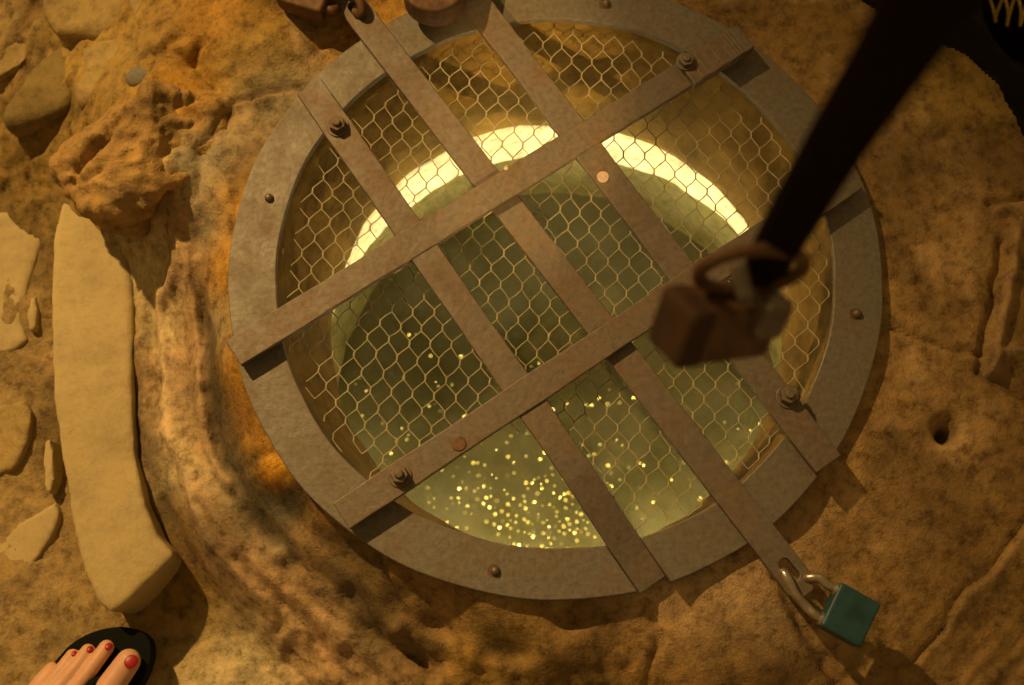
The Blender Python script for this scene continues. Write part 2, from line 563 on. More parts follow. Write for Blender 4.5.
blot(1018, 222, -.02, .008, .010, PINK)
blot(952, 432, -.022, .016, -.010, PINK, .6)
blot(948, 434, -.022, .007, -.030, DARK)
groove([(938, 424), (952, 420), (966, 426)], -.022, .005, .004)
groove([(944, 446), (958, 447), (968, 438), (966, 424)], -.022, -.005, .004, PINK, .8)
blot(945, 145, -.015, .010, .004, PINK, .7)
groove([(938, 140), (950, 133)], -.015, .006, .004)
groove([(190, 190), (197, 150), (232, 108), (262, 97), (300, 88)], -.02, .006, .0035, DARK, .3)
groove([(233, 112), (263, 101), (298, 92)], -.02, -.003, .003, PINK, .7)
groove([(230, 165), (237, 190), (228, 230)], -.02, .004, .004, DARK, .4)
groove([(283, 5), (290, 30), (305, 60)], -.01, -.004, .005, PINK, .7)
groove([(150, 52), (185, 62), (215, 80), (226, 118), (222, 130)], -.02, .010, .007)
groove([(165, 45), (175, 35)], -.01, .008, .006)
groove([(192, 62), (203, 45)], -.01, .012, .006)
groove([(300, 65), (320, 45), (335, 35)], -.01, .006, .008, PINK, .4)
# washed-down ridges and mortar seams on the left flank
groove([(160, 290), (163, 350), (163, 400), (168, 440), (180, 480), (196, 520), (212, 548)], -.13, -.012, .006, (.66, .50, .28), .9)
groove([(190, 260), (192, 310), (196, 360), (200, 410), (212, 450), (228, 490)], -.09, -.010, .006, (.56, .38, .20), .8)
groove([(203, 300), (208, 360), (214, 420), (232, 470), (262, 520), (292, 560)], -.08, .012, .010, (.085, .065, .03), .8)
groove([(150, 300), (149, 380), (152, 440), (162, 500)], -.18, -.006, .007, MORTAR, .6)
groove([(178, 190), (183, 225), (174, 265), (160, 285)], -.08, -.014, .010, PINK, .7)
groove([(240, 560), (290, 610), (340, 670), (360, 700)], -.12, .010, .006)
groove([(330, 535), (370, 570), (400, 600)], -.06, .009, .012, DARK, .5)
groove([(420, 640), (460, 655), (520, 650)], -.07, .008, .012, DARK, .4)
groove([(350, 600), (385, 640), (440, 670)], -.09, .009, .010, DARK, .3)
groove([(775, 575), (800, 625), (845, 690)], -.04, .010, .006)
groove([(640, 605), (655, 640), (650, 690)], -.05, .006, .005)
blot(275, 476, -.040, .016, .008, (.80, .40, .04), 1.0, 4)
blot(262, 440, -.04, .012, .004, ORANGE, .9, 4)
blot(280, 552, -.09, .012, .010, GREY, .8)
blot(575, 628, -.04, .014, -.012)
blot(680, 612, -.03, .016, -.008)
blot(400, 625, -.08, .012, .012)
blot(470, 590, -.05, .010, .008, OCHRE, .6)
blot(470, 660, -.075, .02, .012, ORANGE, .4)
groove([(12, 160), (60, 140), (80, 115)], -.15, .006, .006)
groove([(0, 190), (20, 178), (55, 190)], -.17, .005, .003)
pk = sstep((rr - .315) / .02) * sstep((.44 - rr) / .06) * sstep((x - .05) / .1)
pk = pk * sstep((fbm(x, y, None, 28, 5, 81) + .05) / .35)
K += (np.array((.52, .345, .16)) - K) * (.65 * pk)[:, None]
H += .0012 * pk
dk = sstep((fbm(x, y, None, 9, 5, 85) - .05) / .35)
K *= (1 - .35 * dk)[:, None]
# outer edge of the curb stone at the upper right, then a dark drop
ledge([(1120, 330), (1050, 165), (1019, 107), (1003, 86), (984, 67), (966, 51), (942, 36), (900, 14), (840, -20), (780, -80)][::-1], -.012, .75, .018)
K += (np.array([.012, .008, .006]) - K) * (sstep((-H - .10) / .10) * (x > .3))[:, None]     # blackness of the unlit drop put into the ground colour
H = np.minimum(H, np.where((rr > .24) & (rr < .31), -.0095, 9))

R_HOLE = 0.262
nx, ny = len(xs), len(ys)
keep = (rr > R_HOLE).reshape(ny, nx)
fm = keep[:-1, :-1] & keep[1:, :-1] & keep[:-1, 1:] & keep[1:, 1:]
iy, ix = np.nonzero(fm)
base = iy * nx + ix
quads = np.stack([base, base + 1, base + nx + 1, base + nx], 1)
used, inv = np.unique(quads, return_inverse=True)
quads = inv.reshape(-1, 4)
co = np.stack([x[used], y[used], H[used]], 1)
me = bpy.data.meshes.new('ground')
me.from_pydata(co.tolist(), [], quads.tolist())
at = me.color_attributes.new('albedo', 'FLOAT_COLOR', 'POINT')
rgba = np.concatenate([K[used], np.ones((len(used), 1))], 1)
at.data.foreach_set('color', rgba.ravel())
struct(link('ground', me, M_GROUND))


# ------------------------------------------------------------------ well shaft, water, bed
def revolve(profile, seg=160, off=(0, 0), jitter=0.0, seed=0):
    bm = bmesh.new()
    ring = []
    for (r, z) in profile:
        th = np.linspace(0, 2 * np.pi, seg, endpoint=False)
        rj = r + jitter * fbm(np.cos(th) * 0.3, np.sin(th) * 0.3, np.full(seg, z), 18, 4, seed)
        zj = z + 0.15 * jitter * fbm(np.cos(th) * 0.3, np.sin(th) * 0.3, np.full(seg, z + 5), 14, 4, seed + 3)
        ring.append([bm.verts.new((off[0] + a * math.cos(t), off[1] + a * math.sin(t), b)) for a, b, t in zip(rj, zj, th)])
    for A, B in zip(ring[:-1], ring[1:]):
        for k in range(seg):
            bm.faces.new((A[k], A[(k + 1) % seg], B[(k + 1) % seg], B[k]))
    return bm


OX, OY = 0.011, -0.008
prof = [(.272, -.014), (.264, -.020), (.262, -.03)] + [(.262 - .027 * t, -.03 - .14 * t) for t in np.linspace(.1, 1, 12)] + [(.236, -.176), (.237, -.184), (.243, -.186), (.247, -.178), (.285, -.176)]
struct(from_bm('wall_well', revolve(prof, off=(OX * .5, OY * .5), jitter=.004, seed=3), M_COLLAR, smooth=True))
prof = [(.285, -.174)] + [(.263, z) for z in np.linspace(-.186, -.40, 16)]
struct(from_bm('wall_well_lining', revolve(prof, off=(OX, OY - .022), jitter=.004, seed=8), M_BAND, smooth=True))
bm = bmesh.new()
bmesh.ops.create_grid(bm, x_segments=70, y_segments=70, size=.29, matrix=Matrix.Translation((OX, OY, -.385)))
for v in bm.verts:
    v.co.z += float(0.008 * fbm(np.array([v.co.x]), np.array([v.co.y]), None, 14, 3, 4)[0])
struct(from_bm('floor_well', bm, M_BOTTOM, smooth=True))
WATER = -.270
mw, nt, bs, nodes, links = new_mat('well_water')
nodes.remove(bs)
out = nodes['Material Output']
tr = nodes.new('ShaderNodeBsdfTransparent')
tr.inputs[0].default_value = (.76, .77, .52, 1)
df = nodes.new('ShaderNodeBsdfDiffuse')
co_ = nodes.new('ShaderNodeNewGeometry').outputs['Position']
nm = noise_node(nt, 9, 5, .6, co_)
links.new(ramp(nt, nm.outputs[0], [(.35, (.095, .086, .033)), (.65, (.165, .150, .076))]), df.inputs[0])
mx = nodes.new('ShaderNodeMixShader')
links.new(ramp(nt, nm.outputs[0], [(.3, (.36,) * 3), (.7, (.52,) * 3)]), mx.inputs[0])
links.new(tr.outputs[0], mx.inputs[1])
links.new(df.outputs[0], mx.inputs[2])
gl = nodes.new('ShaderNodeBsdfGlossy')
gl.inputs['Roughness'].default_value = .06
wv = noise_node(nt, 20, 3, .5, co_)
bp = nodes.new('ShaderNodeBump')
bp.inputs['Strength'].default_value = .25
bp.inputs['Distance'].default_value = .004
links.new(wv.outputs[0], bp.inputs['Height'])
links.new(bp.outputs[0], gl.inputs['Normal'])
fr = nodes.new('ShaderNodeFresnel')
fr.inputs[0].default_value = 1.5
mx2 = nodes.new('ShaderNodeMixShader')
links.new(fr.outputs[0], mx2.inputs[0])
links.new(mx.outputs[0], mx2.inputs[1])
links.new(gl.outputs[0], mx2.inputs[2])
links.new(mx2.outputs[0], out.inputs[0])
bm = bmesh.new()
bmesh.ops.create_circle(bm, cap_ends=True, radius=.264, segments=96, matrix=Matrix.Translation((OX, OY - .022, WATER)))
struct(from_bm('water', bm, mw))

# coins strewn on the bed, thickest below the near edge
coin_me = None
spots = []
for i in range(4000):
    if len(spots) >= 300:
        break
    k = random.random()
    if k < .36:
        u = Vector((random.gauss(548, 34), random.gauss(520, 18)))
    elif k < .75:
        u = Vector((random.gauss(500, 60), random.gauss(490, 36)))
    else:
        u = Vector((random.uniform(350, 760), random.uniform(330, 540)))
    p = P(u.x, u.y, -.376)
    if math.hypot(p.x - OX, p.y - OY) > .245 or any((p - s).length < .0050 for s in spots):
        continue
    spots.append(p)
for p in spots:
    if coin_me is None:
        bm = bmesh.new()
        bmesh.ops.create_cone(bm, cap_ends=True, segments=20, radius1=.0025, radius2=.0025, depth=.0008)
        bmesh.ops.bevel(bm, geom=bm.edges[:], offset=.0003, segments=1, affect='EDGES')
        o = from_bm('coin', bm, M_COIN)
        coin_me = o.data
    else:
        o = bpy.data.objects.new('coin', coin_me)
        COL.objects.link(o)
    s = random.uniform(.55, 1.2)
    o.scale = (s, s, s)
    # coins are tilted to mirror a lamp to the camera, so they glint
    lamp = Vector((random.choice((-.09, 0, .09)), -.25, -.18))
    half = ((lamp - p).normalized() + (Vector(CAM) - p).normalized()).normalized()
    half = (half + Vector((random.gauss(0, .13), random.gauss(0, .13), 0))).normalized()
    o.rotation_euler = half.to_track_quat('Z', 'Y').to_euler()
    o.location = (p.x, p.y, -.372)
    tag(o, 'small shiny coin lying under the green water of the well', 'coin', 'coins on the bed of the well')

# ------------------------------------------------------------------ the iron grate
Z_RIM0, Z_RIM1 = -.008, 0.0
Z_B0, Z_B1 = .0085, .0150
grate = empty('well_grate', (0, 0, -.008), 'round brown flat-iron grate with crossed bars and wire netting over the well', 'grate')


def bar_line(a, b, z):
    A, B = P(*a, z), P(*b, z)
    d = (B - A).normalized()
    return A, B, d, Vector((-d.y, d.x, 0))


def flat_bar(name, a, b, w, z0, z1, mat, parent, wob=0.0006, bend=None, round_end=0.0):
    """flat bar between two pixel points; bend = list of (t, dz)"""
    A, B, d, n = bar_line(a, b, z1)
    L = (B - A).length
    bm = bmesh.new()
    N = 40
    rings = []
    for i in range(N + 1):
        t = i / N
        c = A + d * (L * t)
        dz = 0
        if bend:
            dz = float(np.interp(t, [q[0] for q in bend], [q[1] for q in bend]))
        hw = w / 2 + wob * math.sin(t * 23 + w * 900) * .6 + wob * random.uniform(-.4, .4)
        if round_end and min(t, 1 - t) * L < 1e-6:
            hw -= round_end
        lo, hi = z0 + dz, z1 + dz + random.uniform(-.00015, .00015)
        rings.append([bm.verts.new((c + n * s * hw).to_2d().to_3d() + Vector((0, 0, h))) for s, h in ((1, lo), (1, hi), (-1, hi), (-1, lo))])
    for R, S in zip(rings[:-1], rings[1:]):
        for k in range(4):
            bm.faces.new((R[k], R[(k + 1) % 4], S[(k + 1) % 4], S[k]))
    bm.faces.new(rings[0])
    bm.faces.new(rings[-1][::-1])
    o = from_bm(name, bm, mat)
    adopt(o, parent)
    return bevel_mod(o, .0009, 2)


W = .0272
# bar that drops into the gap of the rim
A1, B1, d1, n1 = bar_line((309, 86), (657, 586), Z_B1)


def circle_hit(off, r):
    p0 = Vector((A1.x, A1.y, 0)) + n1 * off
    b = p0.dot(d1)
    c = p0.dot(p0) - r * r
    p = p0 + d1 * (-b + math.sqrt(b * b - c))
    return math.atan2(p.y, p.x)


R_IN, R_OUT = .256, .300
off = W / 2 + .0006
ia, oa = circle_hit(off, R_IN), circle_hit(off, R_OUT)
ib, ob = circle_hit(-off, R_IN), circle_hit(-off, R_OUT)
bm = bmesh.new()
N = 240
rows = []
if not (ia > ib):
    ia, oa, ib, ob = ib, ob, ia, oa
for i in range(N + 1):
    t = i / N
    ti = ia + (ib + 2 * math.pi - ia) * t
    to = oa + (ob + 2 * math.pi - oa) * t
    j = .0007 * math.sin(5 * ti + 1) + .0004 * math.sin(17 * ti)
    pi_ = ((R_IN + j) * math.cos(ti), (R_IN + j) * math.sin(ti))
    po = ((R_OUT + j) * math.cos(to), (R_OUT + j) * math.sin(to))
    rows.append([bm.verts.new((*pi_, Z_RIM0)), bm.verts.new((*pi_, Z_RIM1)), bm.verts.new((*po, Z_RIM1)), bm.verts.new((*po, Z_RIM0))])
for R, S in zip(rows[:-1], rows[1:]):
    for k in range(4):
        bm.faces.new((R[k], R[(k + 1) % 4], S[(k + 1) % 4], S[k]))
bm.faces.new(rows[0])
bm.faces.new(rows[-1][::-1])
rim = from_bm('rim', bm, M_IRON)
adopt(rim, grate)
bevel_mod(rim, .0010, 2)

flat_bar('bar', (233, 353), (690, 70.5), W, Z_B0, Z_B1, M_IRON2, grate)
flat_bar('bar', (341, 516), (854, 176), W, Z_B0 + .001, Z_B1 + .001, M_IRON2, grate)
flat_bar('bar', (309, 86), (655, 583), W, Z_B0 - .0008, Z_B1 - .0008, M_IRON2, grate, bend=[(0, 0), (.76, 0), (.80, -.001), (.84, -.004), (.88, -.0085), (.92, -.013), (.96, -.0162), (1, -.0175)])
flat_bar('bar', (455, -25), (829, 464), W, Z_B0 - .0008, Z_B1 - .0008, M_IRON2, grate)
ep = flat_bar('end_plate', (686, 73), (746, 35), W * 1.02, .0085, .0215, M_IRON2, grate)
ep['label'] = 'thicker end piece of the bar'


def bolt(px, py, z, r, h, kind='hex', mat=M_BOLT, name='bolt', label=None):
    bm = bmesh.new()
    p = P(px, py, z)
    if kind == 'hex':
        bmesh.ops.create_cone(bm, cap_ends=True, segments=24, radius1=r * 1.35, radius2=r * 1.35, depth=.0016, matrix=Matrix.Translation(p + Vector((0, 0, .0008))))
        rt = Matrix.Rotation(random.uniform(0, 1), 4, 'Z')
        bmesh.ops.create_cone(bm, cap_ends=True, segments=6, radius1=r * 1.08, radius2=r, depth=h, matrix=Matrix.Translation(p + Vector((0, 0, .0016 + h / 2))) @ rt)
        bmesh.ops.create_cone(bm, cap_ends=True, segments=16, radius1=r * .55, radius2=r * .45, depth=h * .5, matrix=Matrix.Translation(p + Vector((0, 0, .0016 + h * 1.2))))
    elif kind == 'dome':
        bmesh.ops.create_uvsphere(bm, u_segments=20, v_segments=10, radius=r, matrix=Matrix.Translation(p) @ Matrix.Diagonal((1, 1, h / r, 1)))
    elif kind == 'disc':
        bmesh.ops.create_cone(bm, cap_ends=True, segments=24, radius1=r, radius2=r * .9, depth=h, matrix=Matrix.Translation(p + Vector((0, 0, h / 2 - .0003))))
    o = from_bm(name, bm, mat, smooth=(kind == 'dome'))
    adopt(o, grate)
    if kind != 'dome':
        bevel_mod(o, min(.0006, h * .3), 2)
    if label:
        o['label'] = label
    return o


bolt(338, 127, Z_B1 - .0008, .0078, .0075)
bolt(400, 476, Z_B1 + .001, .0078, .0075)
bolt(788, 397, Z_B1 - .0008, .0080, .0075)
bolt(686, 62, .0215, .0070, .0050, 'hex')
bolt(603, 177, Z_B1 - .0008, .0060, .0016, 'disc', M_RIVET, 'rivet', 'pale pinkish rivet head')
bolt(459, 444, Z_B1 + .001, .0068, .0012, 'disc', M_RUST, 'rivet', 'rusty rivet head')
bolt(506, 168, Z_B1, .0022, .001, 'disc', M_RIVET, 'rivet', 'tiny pale rivet head')
for (px, py) in ((268, 198), (494, 571), (856, 314), (605, 4)):
    # a rusty socket with the stub of the anchor standing in it
    bolt(px, py, 0, .0062, .0005, 'disc', M_RUST if px > 300 else M_IRON2, 'anchor_socket')
    bolt(px + 1, py, .0004, .0042, .0048, 'dome', M_BOLT, 'anchor_stub')

# wire netting under the bars
bm = bmesh.new()
PITCHX = .0195
ang = math.radians(-7)
ca, sa = math.cos(ang), math.sin(ang)
hx, hy = PITCHX, PITCHX * 1.0
ZN = -.0125
open_poly = [P(a, b, ZN) for a, b in ((372, 512), (428, 470), (500, 428), (528, 425), (622, 560), (560, 575), (440, 560))]


def in_poly(p, poly):
    c = False
    for i in range(len(poly)):
        a, b = poly[i], poly[i - 1]
        if (a.y > p.y) != (b.y > p.y) and p.x < (b.x - a.x) * (p.y - a.y) / (b.y - a.y) + a.x:
            c = not c
    return c


R_NET = .2545


def netpt(u, v):
    p = Vector((u * ca - v * sa, u * sa + v * ca, 0))
    nz = float(vnoise(np.array([p.x * 30]), np.array([p.y * 30]), np.array([0.5]), 77)[0])
    n2 = float(vnoise(np.array([p.x * 30]), np.array([p.y * 30]), np.array([9.5]), 78)[0])
    return Vector((p.x + .0028 * nz, p.y + .0028 * n2, ZN + .0025 * nz))


net_edges = []
rows_ = int(.3 / (hy * .5)) + 2
cols = int(.3 / hx) + 2
vs_h = hy * .5          # row spacing
tw = vs_h * .46         # length of the twisted side
dv = vs_h
for r in range(-rows_, rows_ + 1):
    for c in range(-cols, cols + 1):
        u = (c + (.5 if r % 2 else 0)) * hx
        v = r * hy * .80
        a, b = (u, v - tw * .6), (u, v + tw * .6)
        net_edges.append((a, b, True))
        v2 = (r + 1) * hy * .80
        for s in (-.5, .5):
            net_edges.append((b, (u + s * hx, v2 - tw * .6), False))
for a, b, twist in net_edges:
    pa, pb = netpt(*a), netpt(*b)
    mid = (pa + pb) / 2
    if max(pa.to_2d().length, pb.to_2d().length) > R_NET:
        continue
    if in_poly(mid, open_poly):
        continue
    if mid.x < -.15 and mid.to_2d().length > .243 and random.random() < .6:
        continue
    r = .00080 if twist else .00053
    pts = [pa, mid + Vector((random.uniform(-.0006, .0006), random.uniform(-.0006, .0006), random.uniform(-.0008, .0008))), pb]
    tube_bm(bm, pts, r, 5, cap=False)
net = from_bm('wire_netting', bm, M_WIRE, smooth=True)
adopt(net, grate)

# ------------------------------------------------------------------ locking bar (loose, slid beneath the two long bars)
A, B, d, n = bar_line((344, -6), (808, 594), .0078)
L = (B - A).length
hw = .0136


def loc2(u, v):
    p = A + d * u + n * v
    return (p.x, p.y)


cut = .008
outl = [loc2(cut, -hw), loc2(L - cut, -hw), loc2(L, -hw + cut), loc2(L, hw - cut), loc2(L - cut, hw), loc2(cut, hw), loc2(0, hw - cut), loc2(0, -hw + cut)]


def slot(u, half=.011, r=.0055):
    return [loc2(u + (half - r) * (1 if math.cos(t) > 0 else -1) + r * math.cos(t), r * math.sin(t)) for t in np.linspace(0.05, 2 * math.pi + .05, 14, endpoint=False)]


us = (P(785, 573, .0078) - A).dot(d)
bm = bmesh.new()
plate_bm(bm, outl, [slot(us), slot(.022)], .0006, .0078)
lock_bar = from_bm('locking_bar', bm, M_IRON2)
bevel_mod(lock_bar, .0008, 2)
tag(lock_bar, 'loose flat iron bar slid under the crossbars, padlocked at both ends', 'iron bar')


# ------------------------------------------------------------------ padlocks
def local_frame(o, ex, ey, ez):
    return Matrix((ex.to_4d(), ey.to_4d(), ez.to_4d(), (0, 0, 0, 1))).transposed() if False else Matrix([[ex.x, ey.x, ez.x, o.x], [ex.y, ey.y, ez.y, o.y], [ex.z, ey.z, ez.z, o.z], [0, 0, 0, 1]])


def rounded_box_bm(bm, M, sx, sy, sz, bev, seg=3):
    r = bmesh.ops.create_cube(bm, size=1, matrix=M @ Matrix.Diagonal((sx, sy, sz, 1)))
    vs = r['verts']
    es = list({e for v in vs for e in v.link_edges})
    bmesh.ops.bevel(bm, geom=es, offset=bev, segments=seg, affect='EDGES', profile=.5)


# teal padlock on the lower end of the locking bar
ZL = .004
c = P(848, 615, ZL)
ex = (P(841, 583, ZL) - P(821.5, 624, ZL)).normalized()
ez = Vector((.10, -.06, 1)).normalized()
ey = ez.cross(ex).normalized()
ex = ey.cross(ez)
# ex runs along the side facing the shackle, -ey points from body to shackle
Mb = local_frame(c, ex, ey, ez)
tl = empty('padlock', c, 'small square teal padlock hooked through the lower end of the loose bar', 'padlock')
bm = bmesh.new()
rounded_box_bm(bm, Mb, .0415, .0385, .0185, .0028)
adopt(from_bm('body', bm, M_TEAL), tl)
sgn = 1 if (P(800, 590, ZL) - c).dot(ey) > 0 else -1


def bl(u, v, w):
    return Mb @ Vector((u, v * sgn, w))


slot_p = P(786, 575, .0078)
path = [bl(.014, .017, 0), bl(.014, .030, .004), P(818, 577, .014), P(807, 577, .0155), P(797, 577, .015), P(789, 575, .012), Vector((slot_p.x, slot_p.y, .003)),
        P(786, 581, -.004), P(790, 592, -.004), P(799, 603, .002), bl(-.013, .030, .003), bl(-.013, .017, 0)]
path = [bl(.014, .017, 0), bl(.014, .029, .002), P(819, 578, .010), P(809, 578, .008), P(801, 582, -.001), P(792, 580, -.0065), P(786, 575, -.003), P(784, 572, .008),
        P(785, 574, .0145), P(790, 584, .0145), P(796, 595, .0125), P(806, 606, .009), bl(-.014, .027, .002), bl(-.014, .017, 0)]
bm = bmesh.new()
tube_bm(bm, smooth_path(path, 8), .0041, 12)
sh = adopt(from_bm('shackle', bm, M_STEEL, smooth=True), tl)
bm = bmesh.new()
for u in (.014, -.014):
    bmesh.ops.create_cone(bm, cap_ends=True, segments=18, radius1=.0062, radius2=.0056, depth=.0024, matrix=Matrix.Translation(bl(u, .0200, 0)) @ (bl(0, 1, 0) - bl(0, 0, 0)).to_track_quat('Z', 'Y').to_matrix().to_4x4())
adopt(from_bm('shackle_collar', bm, M_STEEL, smooth=False), tl)


def rusty_lock(name, c, ex, ey, ez, w, h, t, shackle_pts, label, group=None, rad=.0045):
    e = empty(name, c, label, 'padlock', group)
    Mx = local_frame(c, ex, ey, ez)
    bm = bmesh.new()
    # half-round body with a flat top, cut in profile and thickened
    pr = [(-w / 2, h / 2), (w / 2, h / 2)] + [(w / 2 * math.cos(a), -h * .12 + h * .38 * math.sin(a)) for a in np.linspace(0, -math.pi, 14)]
    f0 = [bm.verts.new(Mx @ Vector((a, b, -t / 2))) for a, b in pr]
    f1 = [bm.verts.new(Mx @ Vector((a, b, t / 2))) for a, b in pr]
    bm.faces.new(f0[::-1])
    bm.faces.new(f1)
    for i in range(len(pr)):
        bm.faces.new((f0[i], f0[(i + 1) % len(pr)], f1[(i + 1) % len(pr)], f1[i]))
    b = adopt(from_bm('body', bm, M_RUST), e)
    bevel_mod(b, .003, 3)
    bm = bmesh.new()
    tube_bm(bm, smooth_path([(Mx @ Vector(p) if len(p) == 3 and not isinstance(p, Vector) else p) for p in shackle_pts], 8), rad, 12)
    adopt(from_bm('shackle', bm, M_RUST, smooth=True), e)
    bm = bmesh.new()
    rounded_box_bm(bm, Mx @ Matrix.Translation((0, -h * .08, t / 2 + .0006)), w * .16, h * .34, .0018, .0007, 2)
    adopt(from_bm('keyhole_cover', bm, M_BOLT), e)
    return e


up = Vector((0, 0, 1))
# two rusty padlocks at the far ends of the loose bar and the long bar
zc = .018
c = P(303, -12, zc)
ey = (P(352, 2, zc) - c).normalized()
ez = up
ex = ey.cross(ez).normalized()
s0 = P(357, 12, .004)
rusty_lock('padlock', c, ex, ey, ez, .050, .058, .022,
           [(-.014, .025, 0), (-.014, .040, .004), P(350, -12, .020), P(360, 2, .019), P(362, 14, .013), P(358, 14, .002), P(348, 8, -.004), P(338, 5, .004), (.014, .036, 0), (.014, .025, 0)],
           'dark rusty padlock lying on stone at the far end of the loose bar')
zc = .0305
c = P(436, -13, zc)
ey = (P(446, -60, zc) - c).normalized()
ex = ey.cross(up).normalized()
rusty_lock('padlock', c, ex, ey, up, .060, .070, .030,
           [(-.018, .03, 0), (-.018, .05, .004), (-.010, .064, .005), (.010, .064, .005), (.018, .05, .004), (.018, .03, 0)],
           'rounded brown rusty padlock resting on the iron rim between two bars', rad=.006)

# padlock hanging from the dark strap, close to the camera
er, eu, en = Vector(ROT[:, 0]), Vector(ROT[:, 1]), Vector(ROT[:, 2])
DEP = .60
c = D(717, 322, DEP)
ex = (er * .84 + eu * .10 - en * .50).normalized()
ey0 = (eu * .80 + en * .62 + er * .10)
ez = ex.cross(ey0).normalized()
ey = ez.cross(ex).normalized()
ring_c = D(751, 270, DEP - .025)
rx, ry = (er * .023 + eu * .0015), (eu * .0078 + en * .016)
e = empty('padlock', c, 'heavy rust-brown padlock dangling from the black strap above the grate', 'padlock')
Mx = local_frame(c, ex, ey, ez)
bm = bmesh.new()
rounded_box_bm(bm, Mx, .0545, .030, .027, .004, 3)
adopt(from_bm('body', bm, M_RUST), e)
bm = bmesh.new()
rounded_box_bm(bm, Mx @ Matrix.Translation((-.0205, 0, 0)), .0150, .0308, .0278, .004, 3)  # added dark cap: shade of the left face put into colour
ec = adopt(from_bm('shaded_end', bm, M_SHADED_RUST), e)
ec['label'] = 'end of the lock body with shade put into its colour'
bm = bmesh.new()
tube_bm(bm, [ring_c + rx * math.cos(t) + ry * math.sin(t) for t in np.linspace(0, 2 * math.pi, 40, endpoint=False)], .0033, 12, closed=True)
adopt(from_bm('shackle', bm, M_RUST, smooth=True), e)
bm = bmesh.new()
rounded_box_bm(bm, local_frame(D(742, 282, DEP - .02), er * .97 + eu * .2, eu * .97 - er * .2, en), .0075, .018, .008, .002, 2)
hp = adopt(from_bm('hasp', bm, M_IRON2), e)
bm = bmesh.new()
rounded_box_bm(bm, local_frame(D(760, 308, DEP - .004), ex, ey, ez), .016, .020, .026, .003, 2)
adopt(from_bm('lock_plate', bm, M_BOLT), e)

# the strap itself, running up past the camera
pts = [D(762, 284, .590), D(768, 262, .580), D(800, 205, .52), D(838, 140, .455), D(878, 78, .395), D(918, 15, .345), D(962, -55, .30), D(1010, -125, .265)]
wid = [.0080, .0098, .0105, .0108, .0112, .0118, .012, .012]
pts2 = smooth_path(pts, 6)
wid2 = np.interp(np.linspace(0, 1, len(pts2)), np.linspace(0, 1, len(wid)), wid)
bm = bmesh.new()
rings = []
for i, p in enumerate(pts2):
    t = (pts2[min(i + 1, len(pts2) - 1)] - pts2[max(i - 1, 0)]).normalized()
    view = (Vector(CAM) - p).normalized()
    s = t.cross(view).normalized()
    nn = s.cross(t)
    rings.append([bm.verts.new(p + s * wid2[i] * math.cos(a) * (1 if abs(math.cos(a)) < .95 else 1) + nn * .0042 * math.sin(a)) for a in np.linspace(0, 2 * math.pi, 14, endpoint=False)])
for R, S in zip(rings[:-1], rings[1:]):
    for k in range(14):
        bm.faces.new((R[k], R[(k + 1) % 14], S[(k + 1) % 14], S[k]))
bm.faces.new(rings[0])
bm.faces.new(rings[-1][::-1])
strap = from_bm('strap', bm, M_BLACK, smooth=True)
tag(strap, 'thick black strap slanting down from the top edge to the dangling padlock', 'strap')


# ------------------------------------------------------------------ loose rocks and slabs
def prism_rock(name, top, bottom, mat, voxel=.004, smooth=5, layers=(), parent=None):
    bm = bmesh.new()
    T = [bm.verts.new(P(*p)) for p in top]
    Bv = [bm.verts.new(P(*p)) for p in bottom]
    n = len(T)
    f = [bm.faces.new(T), bm.faces.new(Bv[::-1])]
    for i in range(n):
        f.append(bm.faces.new((T[i], Bv[i], Bv[(i + 1) % n], T[(i + 1) % n])))
    bmesh.ops.triangulate(bm, faces=f[:2])
    o = from_bm(name, bm, mat)
    remesh(o, voxel, smooth)
    if layers:
        displace(o, layers)
    return o


def slab(name, outline, ztop, thick, mat, label, group=None, spread=1.0, tilt=(0, 0), layers=((12, .003, False, 3), (40, .0012, False, 4)), voxel=.004, smooth=4):
    cx = sum(p[0] for p in outline) / len(outline)
    cy = sum(p[1] for p in outline) / len(outline)
    zt = [ztop + tilt[0] * (p[0] - cx) / 100 + tilt[1] * (p[1] - cy) / 100 for p in outline]
    top = [(p[0], p[1], z) for p, z in zip(outline, zt)]
    base = [P(*p) for p in top]
    bm = bmesh.new()
    T = [bm.verts.new(p) for p in base]
    c0 = sum(base, Vector()) / len(base)
    Bv = [bm.verts.new(Vector((c0.x + (p.x - c0.x) * spread, c0.y + (p.y - c0.y) * spread, p.z - thick))) for p in base]
    n = len(T)
    f = [bm.faces.new(T), bm.faces.new(Bv[::-1])]
    for i in range(n):
        f.append(bm.faces.new((T[i], Bv[i], Bv[(i + 1) % n], T[(i + 1) % n])))
    bmesh.ops.triangulate(bm, faces=f[:2])
    o = from_bm(name, bm, mat)
    remesh(o, voxel, smooth)
    displace(o, layers)
    return tag(o, label, 'stone', group)


slab('stone_slab', [(63, 200), (54, 235), (50, 290), (50, 340), (53, 400), (60, 455), (70, 510), (84, 565), (98, 600), (110, 612), (128, 600), (150, 578), (174, 555),
                    (156, 535), (144, 503), (135, 450), (131, 380), (131, 300), (127, 235), (118, 205), (90, 180)], -.150, .10, M_SLAB,
     'long pale limestone slab curving beside the well, tapering past the red-nailed foot', layers=((9, .004, False, 3), (50, .0009, False, 4)), smooth=3)
slab('paving_stone', [(-30, 214), (20, 211), (42, 207), (48, 216), (42, 240), (35, 262), (26, 290), (21, 320), (27, 340), (10, 352), (-30, 358)], -.190, .05, M_SLAB,
     'pale flat paving stone left of the long slab, below the ochre rocks')
slab('paving_stone', [(-20, 545), (22, 522), (56, 501), (60, 516), (50, 540), (28, 572), (6, 596), (-20, 606)], -.196, .04, M_SLAB,
     'pale flat paving stone sunk in sand above the red-nailed foot')
